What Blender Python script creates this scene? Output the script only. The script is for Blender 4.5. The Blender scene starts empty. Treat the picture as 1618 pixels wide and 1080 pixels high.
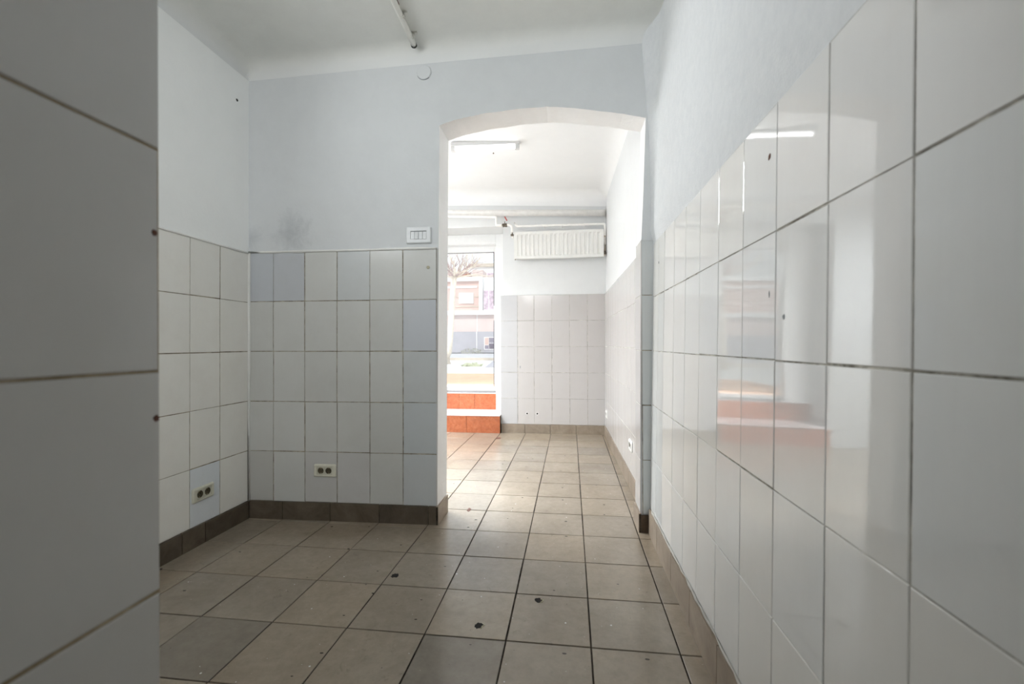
import bpy, bmesh, math, random
from mathutils import Vector, Matrix
random.seed(7)
SC = bpy.context.scene
COL = SC.collection
R = math.radians

# ------------------------------------------------------------------ helpers
def link(o, parent=None):
    COL.objects.link(o)
    if parent is not None:
        o.parent = parent
    return o

def obj(name, bm, mats, parent=None, smooth=False, bevel=0.0, kind=None):
    me = bpy.data.meshes.new(name)
    if not bm.keep:
        bmesh.ops.recalc_face_normals(bm.bm, faces=bm.bm.faces[:])
    bm.bm.to_mesh(me); bm.bm.free()
    if not isinstance(mats, (list, tuple)):
        mats = [mats]
    for m in mats:
        me.materials.append(m)
    o = bpy.data.objects.new(name, me)
    link(o, parent)
    if smooth:
        for p in me.polygons:
            p.use_smooth = True
    if bevel > 0:
        md = o.modifiers.new('bevel', 'BEVEL'); md.width = bevel; md.segments = 3
        md.limit_method = 'ANGLE'; md.angle_limit = R(40)
        if not smooth:
            for p in me.polygons:
                p.use_smooth = True
            wn = o.modifiers.new('normals', 'WEIGHTED_NORMAL'); wn.keep_sharp = True
    if kind:
        o['kind'] = kind
    return o

class BM:
    """bmesh with a flag telling obj() to leave the normals alone."""
    def __init__(self, keep=False):
        self.bm = bmesh.new(); self.keep = keep

def new(keep=False):
    return BM(keep)

def box(b, x0, x1, y0, y1, z0, z1, M=None, mat=0):
    vs = [Vector((x, y, z)) for z in (z0, z1) for y in (y0, y1) for x in (x0, x1)]
    if M is not None:
        vs = [M @ v for v in vs]
    v = [b.bm.verts.new(p) for p in vs]
    for q in ((0, 2, 3, 1), (4, 5, 7, 6), (0, 1, 5, 4), (2, 6, 7, 3), (0, 4, 6, 2), (1, 3, 7, 5)):
        f = b.bm.faces.new([v[i] for i in q]); f.material_index = mat
    return v

def hexa(b, lo, hi, mat=0):
    """lo, hi: 4 points each in the same order."""
    v = [b.bm.verts.new(p) for p in list(lo) + list(hi)]
    for q in ((3, 2, 1, 0), (4, 5, 6, 7), (0, 1, 5, 4), (1, 2, 6, 5), (2, 3, 7, 6), (3, 0, 4, 7)):
        f = b.bm.faces.new([v[i] for i in q]); f.material_index = mat

def prism(b, pts, y0, y1, M=None, mat=0):
    """pts (x,z) outline extruded between y0(pt) and y1(pt) which may be functions of x."""
    f0 = y0 if callable(y0) else (lambda x: y0)
    f1 = y1 if callable(y1) else (lambda x: y1)
    A = [Vector((x, f0(x), z)) for x, z in pts]; B = [Vector((x, f1(x), z)) for x, z in pts]
    if M is not None:
        A = [M @ v for v in A]; B = [M @ v for v in B]
    a = [b.bm.verts.new(v) for v in A]; c = [b.bm.verts.new(v) for v in B]
    n = len(a)
    f = b.bm.faces.new(a); f.material_index = mat
    f = b.bm.faces.new(c[::-1]); f.material_index = mat
    for i in range(n):
        j = (i + 1) % n
        f = b.bm.faces.new([a[j], a[i], c[i], c[j]]); f.material_index = mat

def frame_at(d):
    d = d.normalized()
    up = Vector((0, 0, 1)) if abs(d.z) < .95 else Vector((1, 0, 0))
    u = d.cross(up).normalized(); v = u.cross(d).normalized()
    return u, v

def tube(b, pts, r, seg=12, caps=True, mat=0):
    pts = [Vector(p) for p in pts]
    rs = r if isinstance(r, (list, tuple)) else [r] * len(pts)
    rings = []
    u0 = None
    for i, p in enumerate(pts):
        if i == 0: d = pts[1] - pts[0]
        elif i == len(pts) - 1: d = pts[-1] - pts[-2]
        else: d = (pts[i + 1] - p).normalized() + (p - pts[i - 1]).normalized()
        d.normalize()
        if u0 is None:
            u, v = frame_at(d)
        else:
            u = (u0 - d * u0.dot(d)).normalized(); v = d.cross(u).normalized()
        u0 = u
        rings.append([b.bm.verts.new(p + rs[i] * (math.cos(2 * math.pi * k / seg) * u + math.sin(2 * math.pi * k / seg) * v)) for k in range(seg)])
    for a, c in zip(rings, rings[1:]):
        for k in range(seg):
            f = b.bm.faces.new([a[k], a[(k + 1) % seg], c[(k + 1) % seg], c[k]]); f.material_index = mat
    if caps:
        f = b.bm.faces.new(rings[0][::-1]); f.material_index = mat
        f = b.bm.faces.new(rings[-1]); f.material_index = mat

def bend(pts, r=.03, n=5):
    """round the corners of a polyline"""
    pts = [Vector(p) for p in pts]; out = [pts[0]]
    for a, p, c in zip(pts, pts[1:], pts[2:]):
        ra = min(r, (a - p).length * .45, (c - p).length * .45)
        s = p + (a - p).normalized() * ra; e = p + (c - p).normalized() * ra
        for i in range(n + 1):
            t = i / n
            out.append((1 - t) ** 2 * s + 2 * t * (1 - t) * p + t * t * e)
    out.append(pts[-1])
    return out

def disc(b, c, n, r, h, seg=24, mat=0):
    c = Vector(c); n = Vector(n).normalized()
    tube(b, [c, c + n * h], r, seg, True, mat)

def thing(name, label, cat, loc=(0, 0, 0), group=None, rotz=0):
    o = bpy.data.objects.new(name, None); o.empty_display_size = .05
    link(o); o.location = loc; o.rotation_euler = (0, 0, rotz)
    o['label'] = label; o['category'] = cat
    if group: o['group'] = group
    return o

def tag(o, label, cat, group=None):
    o['label'] = label; o['category'] = cat
    if group: o['group'] = group
    return o

# ------------------------------------------------------------------ materials
def mat(name):
    m = bpy.data.materials.new(name); m.use_nodes = True
    nt = m.node_tree; nt.nodes.clear()
    out = nt.nodes.new('ShaderNodeOutputMaterial')
    p = nt.nodes.new('ShaderNodeBsdfPrincipled')
    nt.links.new(p.outputs[0], out.inputs[0])
    return m, nt, p

def N(nt, t, **kw):
    n = nt.nodes.new(t)
    for k, v in kw.items():
        if k.startswith('i_'):
            n.inputs[k[2:].replace('_', ' ')].default_value = v
        else:
            setattr(n, k, v)
    return n

def ramp(nt, src, stops):
    r = nt.nodes.new('ShaderNodeValToRGB')
    el = r.color_ramp.elements
    while len(el) < len(stops): el.new(.5)
    for e, (p, c) in zip(el, stops):
        e.position = p; e.color = (*c, 1) if len(c) == 3 else c
    nt.links.new(src, r.inputs[0])
    return r.outputs[0]

def coords(nt, scale=(1, 1, 1)):
    g = nt.nodes.new('ShaderNodeNewGeometry')
    mp = nt.nodes.new('ShaderNodeMapping'); mp.inputs['Scale'].default_value = scale
    nt.links.new(g.outputs['Position'], mp.inputs[0])
    return mp.outputs[0]

def noise(nt, co, scale, detail=4, rough=.6, dist=0):
    n = nt.nodes.new('ShaderNodeTexNoise')
    n.inputs['Scale'].default_value = scale; n.inputs['Detail'].default_value = detail
    n.inputs['Roughness'].default_value = rough; n.inputs['Distortion'].default_value = dist
    nt.links.new(co, n.inputs['Vector'])
    return n.outputs[0]

def mul(nt, a, b, fac=1.0, mode='MULTIPLY'):
    m = nt.nodes.new('ShaderNodeMix'); m.data_type = 'RGBA'; m.blend_type = mode
    m.inputs[0].default_value = fac
    for s, i in ((a, 6), (b, 7)):
        if hasattr(s, 'links') or hasattr(s, 'is_linked'): nt.links.new(s, m.inputs[i])
        else: m.inputs[i].default_value = (*s, 1)
    return m.outputs[2]

def mixf(nt, fac, a, b):
    m = nt.nodes.new('ShaderNodeMix'); m.data_type = 'RGBA'
    nt.links.new(fac, m.inputs[0])
    for s, i in ((a, 6), (b, 7)):
        if hasattr(s, 'is_linked'): nt.links.new(s, m.inputs[i])
        else: m.inputs[i].default_value = (*s, 1)
    return m.outputs[2]

def bump(nt, h, p, strength, dist=.002):
    b = nt.nodes.new('ShaderNodeBump'); b.inputs['Strength'].default_value = strength
    b.inputs['Distance'].default_value = dist
    nt.links.new(h, b.inputs['Height']); nt.links.new(b.outputs[0], p.inputs['Normal'])

def simple(name, c, rough=.5, spec=.5, metal=0, var=0.0, scale=30, emit=None, bmp=0):
    m, nt, p = mat(name)
    p.inputs['Roughness'].default_value = rough; p.inputs['Metallic'].default_value = metal
    p.inputs['Specular IOR Level'].default_value = spec
    co = coords(nt)
    n = noise(nt, co, scale)
    lo = tuple(max(0, x * (1 - var)) for x in c); hi = tuple(min(1, x * (1 + var)) for x in c)
    nt.links.new(ramp(nt, n, [(.3, lo), (.7, hi)]), p.inputs['Base Color'])
    if bmp: bump(nt, noise(nt, co, scale * 3), p, bmp)
    if emit:
        p.inputs['Emission Color'].default_value = (*emit[0], 1); p.inputs['Emission Strength'].default_value = emit[1]
    return m

def plaster(name, c, dirt=.06, rough_scale=60, bmp=.25, blotch=0.0, scuff=()):
    m, nt, p = mat(name)
    p.inputs['Roughness'].default_value = .75; p.inputs['Specular IOR Level'].default_value = .25
    co = coords(nt)
    n1 = noise(nt, co, 1.7, 3, .55); n2 = noise(nt, co, 9, 5, .65)
    a = ramp(nt, n1, [(.3, tuple(x * (1 - dirt) for x in c)), (.7, c)])
    b_ = ramp(nt, n2, [(.25, (1 - dirt * .8,) * 3), (.6, (1, 1, 1))])
    cc = mul(nt, a, b_)
    if blotch:
        n3 = noise(nt, coords(nt, (1, 1, .8)), 26, 8, .78)
        cc = mul(nt, cc, ramp(nt, n3, [(.36, (1 - blotch * 1.1, 1 - blotch, 1 - blotch * .9)), (.62, (1, 1, 1))]))
    for pt, rad, amt in scuff:          # smudges where hands and damp have marked the paint
        vm = nt.nodes.new('ShaderNodeVectorMath'); vm.operation = 'DISTANCE'
        nt.links.new(co, vm.inputs[0]); vm.inputs[1].default_value = pt
        ma = N(nt, 'ShaderNodeMath', operation='MULTIPLY_ADD'); nt.links.new(noise(nt, co, 16, 7, .75, .6), ma.inputs[0]); ma.inputs[1].default_value = rad * 2.2
        nt.links.new(vm.outputs['Value'], ma.inputs[2])
        cc = mul(nt, cc, ramp(nt, ma.outputs[0], [(rad * .8, (1 - amt, 1 - amt * .95, 1 - amt * .9)), (rad * 2.0, (1, 1, 1))]))
    nt.links.new(cc, p.inputs['Base Color'])
    bump(nt, noise(nt, co, rough_scale, 5, .6), p, bmp, .003)
    return m

def tile_mat(name, c, rough=.12, dirt=(.8, .77, .72), streak=.03, wav=.05, dirtamt=.0, spec=.5):
    """glazed tile: per-tile tint from a colour attribute, faint streaks and wavy glaze"""
    m, nt, p = mat(name)
    p.inputs['Specular IOR Level'].default_value = spec
    at = nt.nodes.new('ShaderNodeAttribute'); at.attribute_name = 'tint'
    cc = mul(nt, c, at.outputs['Color'])
    co = coords(nt, (14, 14, .7))
    n = noise(nt, co, 6, 4, .6)
    cc = mul(nt, cc, ramp(nt, n, [(.3, (1 - streak,) * 3), (.65, (1, 1, 1))]))
    co2 = coords(nt)
    n2 = noise(nt, co2, 5, 6, .7)
    cc = mul(nt, cc, ramp(nt, n2, [(.25, (1 - dirtamt, 1 - dirtamt * 1.15, 1 - dirtamt * 1.3)), (.55, (1, 1, 1))]))
    nt.links.new(cc, p.inputs['Base Color'])
    nt.links.new(ramp(nt, n, [(.3, (rough * .94,) * 3), (.7, (rough * 1.06,) * 3)]), p.inputs['Roughness'])
    bump(nt, noise(nt, co2, 7, 2, .5), p, wav, .004)
    return m

def grout_mat(name, lo, hi, scale=14):
    m, nt, p = mat(name); p.inputs['Roughness'].default_value = .9; p.inputs['Specular IOR Level'].default_value = .1
    n = noise(nt, coords(nt), scale, 5, .7)
    nt.links.new(ramp(nt, n, [(.38, lo), (.62, hi)]), p.inputs['Base Color'])
    return m

M_PLA = plaster('plaster_blue_white', (.66, .68, .69), .05, scuff=(((-1.66, 2.495, 1.74), .16, .30), ((-1.93, 2.49, 1.72), .10, .25)))
M_PLB = plaster('plaster_left_white', (.93, .945, .94), .02)
M_PLR = plaster('plaster_rough_white', (.70, .715, .725), .03, 120, .6, .07)
M_CEIL = plaster('ceiling_paint', (.82, .825, .79), .05)
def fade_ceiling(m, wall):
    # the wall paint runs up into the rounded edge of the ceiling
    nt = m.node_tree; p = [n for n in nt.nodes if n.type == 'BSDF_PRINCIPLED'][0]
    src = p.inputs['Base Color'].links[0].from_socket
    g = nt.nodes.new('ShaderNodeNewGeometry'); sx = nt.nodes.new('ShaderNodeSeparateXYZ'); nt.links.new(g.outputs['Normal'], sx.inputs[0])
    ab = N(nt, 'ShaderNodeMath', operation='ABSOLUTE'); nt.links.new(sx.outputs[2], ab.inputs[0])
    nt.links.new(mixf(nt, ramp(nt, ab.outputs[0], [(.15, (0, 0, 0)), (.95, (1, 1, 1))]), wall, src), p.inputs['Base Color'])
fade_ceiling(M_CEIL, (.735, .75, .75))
M_REV = plaster('reveal_plaster', (.93, .925, .92), .05, 40, .9)
M_FARW = plaster('far_room_plaster', (.74, .75, .755), .03, 60, .15)
M_FARC = plaster('far_room_ceiling_paint', (.88, .88, .88), .02, 60, .1)
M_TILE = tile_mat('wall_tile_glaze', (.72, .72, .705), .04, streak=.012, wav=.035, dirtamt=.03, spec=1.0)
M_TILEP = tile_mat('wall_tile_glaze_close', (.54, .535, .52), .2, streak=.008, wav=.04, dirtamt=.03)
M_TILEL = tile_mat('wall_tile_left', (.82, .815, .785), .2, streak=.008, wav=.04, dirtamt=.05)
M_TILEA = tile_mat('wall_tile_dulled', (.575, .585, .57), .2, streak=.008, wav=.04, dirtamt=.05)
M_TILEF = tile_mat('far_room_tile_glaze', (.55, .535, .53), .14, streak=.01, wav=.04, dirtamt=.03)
M_GROUT = grout_mat('wall_grout_stained', (.13, .10, .06), (.46, .42, .33))
M_GROUTT = grout_mat('wall_grout_tan', (.27, .215, .14), (.42, .355, .26))
M_GROUTR = grout_mat('wall_grout_grey', (.15, .135, .11), (.56, .54, .48))
M_GROUTL = grout_mat('wall_grout_pale', (.30, .28, .24), (.62, .60, .55))
M_GROUTF = grout_mat('floor_grout', (.010, .008, .006), (.06, .05, .04), 9)

def floor_mat():
    m, nt, p = mat('floor_tile_stoneware')
    at = nt.nodes.new('ShaderNodeAttribute'); at.attribute_name = 'tint'
    co = coords(nt)
    n1 = noise(nt, co, 3.2, 6, .65, .4); n2 = noise(nt, co, 28, 6, .75)
    c = ramp(nt, n1, [(.3, (.252, .208, .157)), (.7, (.325, .277, .218))])
    c = mul(nt, c, at.outputs['Color'])
    c = mul(nt, c, ramp(nt, n2, [(.25, (.84, .83, .82)), (.6, (1, 1, 1))]))
    # worn, dirtier ring marks
    n4 = noise(nt, co, 7, 8, .8, 1.5)
    c = mul(nt, c, ramp(nt, n4, [(.30, (.74, .73, .72)), (.40, (1, 1, 1))]))
    def specks(scale, size, col, c, stretch=(1, 1, 1), keep=.5):
        v = nt.nodes.new('ShaderNodeTexVoronoi'); v.voronoi_dimensions = '2D'; v.inputs['Scale'].default_value = scale
        nt.links.new(coords(nt, stretch), v.inputs['Vector'])
        sx = nt.nodes.new('ShaderNodeSeparateColor'); nt.links.new(v.outputs['Color'], sx.inputs[0])
        # size varies from cell to cell; only some cells carry a speck
        th = N(nt, 'ShaderNodeMath', operation='SUBTRACT'); nt.links.new(sx.outputs[0], th.inputs[0]); th.inputs[1].default_value = keep
        ml = N(nt, 'ShaderNodeMath', operation='MULTIPLY'); nt.links.new(th.outputs[0], ml.inputs[0]); ml.inputs[1].default_value = size / (1 - keep)
        lt = N(nt, 'ShaderNodeMath', operation='LESS_THAN'); nt.links.new(v.outputs['Distance'], lt.inputs[0]); nt.links.new(ml.outputs[0], lt.inputs[1])
        return mixf(nt, lt.outputs[0], c, col)
    c = specks(6, .022, (.58, .56, .52), c, keep=.55)
    c = specks(15, .030, (.50, .48, .44), c, (1, 1.3, 1), .75)
    c = specks(3.7, .030, (.06, .05, .04), c, (1, 1.8, 1), .45)
    c = specks(9, .022, (.10, .085, .07), c, (1.3, 1, 1), .6)
    nt.links.new(c, p.inputs['Base Color'])
    nt.links.new(ramp(nt, n1, [(.3, (.22,) * 3), (.7, (.165,) * 3)]), p.inputs['Roughness'])
    p.inputs['Specular IOR Level'].default_value = .8
    bump(nt, n2, p, .06, .0008)
    return m
M_FLOOR = floor_mat()
def brown_mat(name, lo, hi):
    m, nt, p = mat(name)
    n = noise(nt, coords(nt), 8, 6, .7, .5)
    at = nt.nodes.new('ShaderNodeAttribute'); at.attribute_name = 'tint'
    nt.links.new(mul(nt, ramp(nt, n, [(.3, lo), (.7, hi)]), at.outputs['Color']), p.inputs['Base Color'])
    p.inputs['Roughness'].default_value = .42
    return m
M_BB = brown_mat('baseboard_tile_brown', (.062, .046, .030), (.14, .112, .082))
M_BBL = brown_mat('baseboard_tile_tan', (.21, .165, .125), (.33, .27, .21))
M_BBD = brown_mat('baseboard_tile_dirty', (.018, .011, .006), (.13, .085, .05))
M_BBG = grout_mat('baseboard_grout', (.02, .015, .01), (.10, .085, .065))
M_CAULKD = plaster('dirty_filler', (.66, .64, .59), .4, 60, .8)
M_CAULK = plaster('crumbling_filler', (.88, .88, .85), .15, 60, .8)

def orange_mat():
    m, nt, p = mat('orange_step_tile')
    co = coords(nt)
    n1 = noise(nt, co, 22, 8, .75, .8)
    at = nt.nodes.new('ShaderNodeAttribute'); at.attribute_name = 'tint'
    c = mul(nt, ramp(nt, n1, [(.3, (.42, .10, .03)), (.55, (.60, .17, .065)), (.75, (.70, .27, .13))]), at.outputs['Color'])
    sc = noise(nt, coords(nt, (3, 3, 14)), 5, 3, .6, 2.5)
    c = mixf(nt, ramp(nt, sc, [(.492, (0, 0, 0)), (.5, (.35, .35, .35)), (.508, (0, 0, 0))]), c, (.85, .62, .5))
    nt.links.new(c, p.inputs['Base Color']); p.inputs['Roughness'].default_value = .3
    return m
M_ORANGE = orange_mat()
M_TREAD = simple('pale_pink_step_tile', (.80, .70, .70), .2, .5, var=.05)
M_PVC = simple('white_door_plastic', (.86, .86, .86), .3, var=.02)
M_GASKET = simple('dark_seal', (.05, .05, .055), .6)
M_ALU = simple('threshold_metal', (.35, .35, .36), .35, metal=.6, var=.1)
M_SOCK = simple('aged_cream_plastic', (.66, .65, .55), .35, var=.06, scale=60)
M_SOCKI = simple('aged_cream_plastic_insert', (.58, .57, .47), .35, var=.06)
M_WELL = simple('socket_well_brown', (.10, .085, .05), .5, var=.3, scale=90)
M_HOLE = simple('black_hole', (.006, .005, .004), .9)
M_BRASS = simple('contact_metal', (.45, .38, .25), .35, metal=.9)
M_SWITCH = simple('switch_white_plastic', (.68, .70, .71), .3, var=.03)
M_SWGAP = simple('switch_gap', (.22, .24, .25), .7)
M_RAD = simple('radiator_enamel', (.78, .775, .75), .35, var=.03, scale=12)
M_PIPE = simple('painted_pipe', (.91, .895, .87), .4, var=.05, scale=20)
M_RUST = simple('rusty_painted_pipe', (.74, .62, .51), .6, var=.2, scale=40)
M_VALVE = simple('tarnished_valve', (.16, .13, .10), .45, metal=.6, var=.5, scale=80)
M_RED = simple('red_valve_handle', (.42, .06, .05), .45, var=.2)
M_LAMPH = simple('lamp_housing_white', (.62, .62, .62), .4)
M_TUBE = simple('glowing_tube', (.95, .95, .95), .3, emit=((1, 1, 1), 7))
M_CONDUIT = simple('painted_conduit', (.80, .79, .74), .45, var=.05, scale=14)
M_PLUG = simple('yellowed_plug', (.42, .39, .27), .5)
M_RUSTDOT = simple('rust_spot', (.10, .035, .02), .8)

def glass_mat():
    m = bpy.data.materials.new('clear_glass'); m.use_nodes = True
    nt = m.node_tree; nt.nodes.clear()
    out = nt.nodes.new('ShaderNodeOutputMaterial')
    t = nt.nodes.new('ShaderNodeBsdfTransparent'); g = nt.nodes.new('ShaderNodeBsdfGlossy'); g.inputs['Roughness'].default_value = .02
    fr = nt.nodes.new('ShaderNodeFresnel'); fr.inputs['IOR'].default_value = 1.45
    t.inputs['Color'].default_value = (.97, .98, .98, 1)
    mx = nt.nodes.new('ShaderNodeMixShader')
    nt.links.new(fr.outputs[0], mx.inputs[0]); nt.links.new(t.outputs[0], mx.inputs[1]); nt.links.new(g.outputs[0], mx.inputs[2])
    nt.links.new(mx.outputs[0], out.inputs[0])
    return m
M_GLASS = glass_mat()

# ------------------------------------------------------------------ tile panels
def tiles(name, P, cols, rows, mats, parent=None, gap=.004, tint=None, tilt=.0015, thick=.006, jitter=.035, wobble=.0012, kind=None):
    """One mesh: a grout bed and a separate bevelled block per tile.
    P(u, v, d): point at panel coordinates u, v and depth d behind the tile face."""
    b = new(True)
    tl = b.bm.loops.layers.float_color.new('tint')
    def paint(f, c, mi):
        f.material_index = mi
        for l in f.loops: l[tl] = (*c, 1)
    u0, u1, v0, v1 = cols[0], cols[-1], rows[0], rows[-1]
    q = [P(u0, v0, thick * .42), P(u1, v0, thick * .42), P(u1, v1, thick * .42), P(u0, v1, thick * .42)]
    fl = (Vector(q[1]) - Vector(q[0])).cross(Vector(q[3]) - Vector(q[0])).dot(Vector(P(u0, v0, 0)) - Vector(P(u0, v0, 1))) < 0
    def face(ps, c, mi):
        vs = [b.bm.verts.new(p) for p in (ps[::-1] if fl else ps)]
        paint(b.bm.faces.new(vs), c, mi)
    face(q, (1, 1, 1), 1)
    be = .0011
    for i in range(len(cols) - 1):
        for j in range(len(rows) - 1):
            g = gap / 2
            a0 = cols[i] + g; a1 = cols[i + 1] - g; b0 = rows[j] + g; b1 = rows[j + 1] - g
            if a1 - a0 < .01 or b1 - b0 < .01: continue
            w = lambda: random.uniform(-wobble, wobble)
            du, dv = w(), w()
            tu, tv = random.uniform(-tilt, tilt), random.uniform(-tilt, tilt)
            base = 1 + random.uniform(-jitter, jitter)
            c = (base, base, base)
            if tint:
                k = tint(i, j)
                if k: c = tuple(base * x for x in k)
            def pt(s, t, ins, d):
                uu = (a0 + ins if s == 0 else a1 - ins) + du; vv = (b0 + ins if t == 0 else b1 - ins) + dv
                dd = d + (tu * (1 if s else -1) + tv * (1 if t else -1)) * .5 * .2
                return P(uu, vv, dd)
            cs = [(0, 0), (1, 0), (1, 1), (0, 1)]
            top = [pt(s, t, be, 0) for s, t in cs]; mid = [pt(s, t, 0, be) for s, t in cs]; low = [pt(s, t, 0, thick) for s, t in cs]
            face(top, c, 0)
            for k in range(4):
                n = (k + 1) % 4
                face([mid[k], mid[n], top[n], top[k]], c, 0)
                face([low[k], low[n], mid[n], mid[k]], c, 0)
    return obj(name, b, mats, parent, kind=kind)

# ------------------------------------------------------------------ plan of the place
def ya(x):                      # face of the arch wall
    return 2.483 + (x + 1.923) * .02658
YB = lambda x: 2.722            # its back face, in the front room
XR = lambda z: .4812 + .016 * (z - 1.056)      # leaning right wall
XL = -1.935
YF = 5.22                       # far wall face
XFR = lambda y: .474 - (y - 2.72) * .0105      # right wall of the front room
ROWS = [.106, .410, .712, 1.017, 1.322, 1.622]

# floor -------------------------------------------------------------
def PF(u, v, d):
    return (u + (v - 1.558) * .0098, v, -d)
fcols = [.383 - .3 * k for k in range(16, -1, -1)] + [.49]
frows = [1.558 + .3 * k for k in range(-14, 15)]
def ftint(i, j):
    x = random.random()
    k = random.choice([(1, 1, 1), (1.02, 1, .97), (.95, .96, .97), (1.06, 1.05, 1.03)])
    m = len(fcols) - 2 - i; r = j - 14
    if (m, r) in ((3, -1), (6, -1)): k = (.72, .74, .77)
    if (m, r) in ((4, 2), (5, 2), (5, 1)): k = (.93, .93, .92)
    return k
floor = tiles('floor', PF, fcols, frows, [M_FLOOR, M_GROUTF], None, gap=.0055, tint=ftint, tilt=.004, thick=.008, jitter=.05, wobble=.0008, kind='structure')

# arch wall ----------------------------------------------------------
def arch_pts():
    L = [(-.757, 0), (-.752, .8), (-.746, 1.62), (-.743, 2.0), (-.739, 2.352)]
    A = [(-.739, 2.352), (-.581, 2.391), (-.374, 2.416), (-.169, 2.427), (-.027, 2.420), (.231, 2.380), (.451, 2.333)]
    out = L[:]
    for (xa, za), (xb, zb) in zip(A, A[1:]):
        n = 7
        for i in range(1, n + 1):
            t = i / n
            out.append((xa + (xb - xa) * t, za + (zb - za) * t + .012 * math.sin(math.pi * t) * .35 + random.uniform(-.0015, .0015)))
    out += [(.443, 2.1), (.434, 1.85), (.424, 1.64), (.418, .8), (.412, 0)]
    return out
apts = arch_pts()
pf = lambda x: ya(x) + .006
b = new()
prism(b, [(-4.7, 0), (-4.7, 3.0), (.62, 3.0), (.62, 0)] + apts[::-1], pf, YB)
wall_front = obj('wall_front', b, [M_PLA], kind='structure')
# the soffit and jamb get their own rough white plaster
bmx = wall_front.data
bmx.materials.append(M_REV); bmx.materials.append(M_FARW)
for p in bmx.polygons:
    c = p.center
    if len(p.vertices) == 4 and abs(p.normal.y) < .7 and -.80 < c.x < .47 and c.z < 2.6: p.material_index = 1
    elif p.normal.y > .7: p.material_index = 2

def PA(u, v, d): return (u, ya(u) + d, v)
blue = (.93, .965, 1.04)
dblue = (.86, .89, .97)
def atint(i, j):
    return {(0, 4): dblue, (1, 4): (.88, .90, .97), (5, 3): (.97, 1.0, 1.09), (5, 2): (.96, .985, 1.02), (5, 1): (.93, .97, 1.02), (5, 0): (.97, 1, 1.05), (3, 4): (.97, .99, 1.02),
            (2, 0): (.95, .93, .93), (0, 0): (.9, .88, .86), (3, 0): (.97, .95, .96)}.get((i, j), (1, .995, .985))
acols = [-1.938, -1.776, -1.574, -1.370, -1.165, -.961, -.757]
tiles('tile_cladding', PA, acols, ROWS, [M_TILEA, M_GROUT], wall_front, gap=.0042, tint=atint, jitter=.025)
b = new(); tube(b, [(x, ya(x) - .001, 1.6245 + random.uniform(-.001, .001)) for x in [-1.935 + i * .0785 for i in range(16)]], [random.uniform(.006, .0095) for _ in range(16)], 6)
obj('filler_bead', b, M_CAULK, wall_front, smooth=True)
# stub of tiles between the opening and the right wall
def PS(u, v, d): return (u, ya(u) + d, v)
tiles('tile_cladding', PS, [.424, .516], [.10, .404, .712, 1.019, 1.33, 1.639], [M_TILEA, M_GROUT], wall_front, gap=.0042,
      tint=lambda i, j: (.97, 1.0, 1.03), jitter=.03)
# left reveal
def PL(u, v, d): return (-.7535 + (v - .8) * .006 - d, u, v)
tiles('tile_cladding', PL, [ya(-.75), 2.722], ROWS, [M_TILEF, M_GROUTL], wall_front, gap=.003, jitter=.02)
# right reveal
def PR(u, v, d): return (.409 + .0075 * v + d, u, v)
tiles('tile_cladding', PR, [ya(.42) + .001, 2.722], [.11, .404, .712, 1.019, 1.33, 1.645], [M_TILEF, M_GROUTL], wall_front, gap=.003, jitter=.02)

def strip(name, P, joints, h, mats, depth=.011, parent=None, gap=.005, tint=None):
    """skirting of tile pieces, P(u, v, d) with d pointing out of the wall"""
    b = new(); tl = b.bm.loops.layers.float_color.new('tint')
    n0 = 0
    for a, c in zip(joints, joints[1:]):
        k = 1 + random.uniform(-.14, .14); g = gap / 2
        lo = [P(a + g, 0, -.002), P(c - g, 0, -.002), P(c - g, 0, depth), P(a + g, 0, depth)]
        hh = h + random.uniform(-.002, .002)
        hi = [P(a + g, hh, -.002), P(c - g, hh, -.002), P(c - g, hh, depth), P(a + g, hh, depth)]
        hexa(b, lo, hi)
        for f in b.bm.faces[:] if False else list(b.bm.faces)[n0:]:
            for l in f.loops: l[tl] = (k, k, k, 1)
        n0 = len(b.bm.faces)
    lo = [P(joints[0], 0, -.002), P(joints[-1], 0, -.002), P(joints[-1], 0, depth - .003), P(joints[0], 0, depth - .003)]
    hi = [P(joints[0], h - .003, -.002), P(joints[-1], h - .003, -.002), P(joints[-1], h - .003, depth - .003), P(joints[0], h - .003, depth - .003)]
    hexa(b, lo, hi, 1)
    return obj(name, b, mats, parent, kind='structure')

strip('baseboard_front', lambda u, v, d: (u, ya(u) - d, v), [-1.925, -1.71, -1.408, -1.104, -.807, -.757], .106, [M_BB, M_BBG])
strip('baseboard_opening_left', lambda u, v, d: (-.757 + d, u, v), [ya(-.75) - .012, 2.722], .106, [M_BBL, M_BBG])
strip('baseboard_corner', lambda u, v, d: (u, ya(u) - d, v), [.41, .478], .098, [M_BBD, M_BBG])
strip('baseboard_opening_right', lambda u, v, d: (.412 - d, u, v), [ya(.42) - .011, 2.722], .105, [M_BBL, M_BBG])

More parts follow.
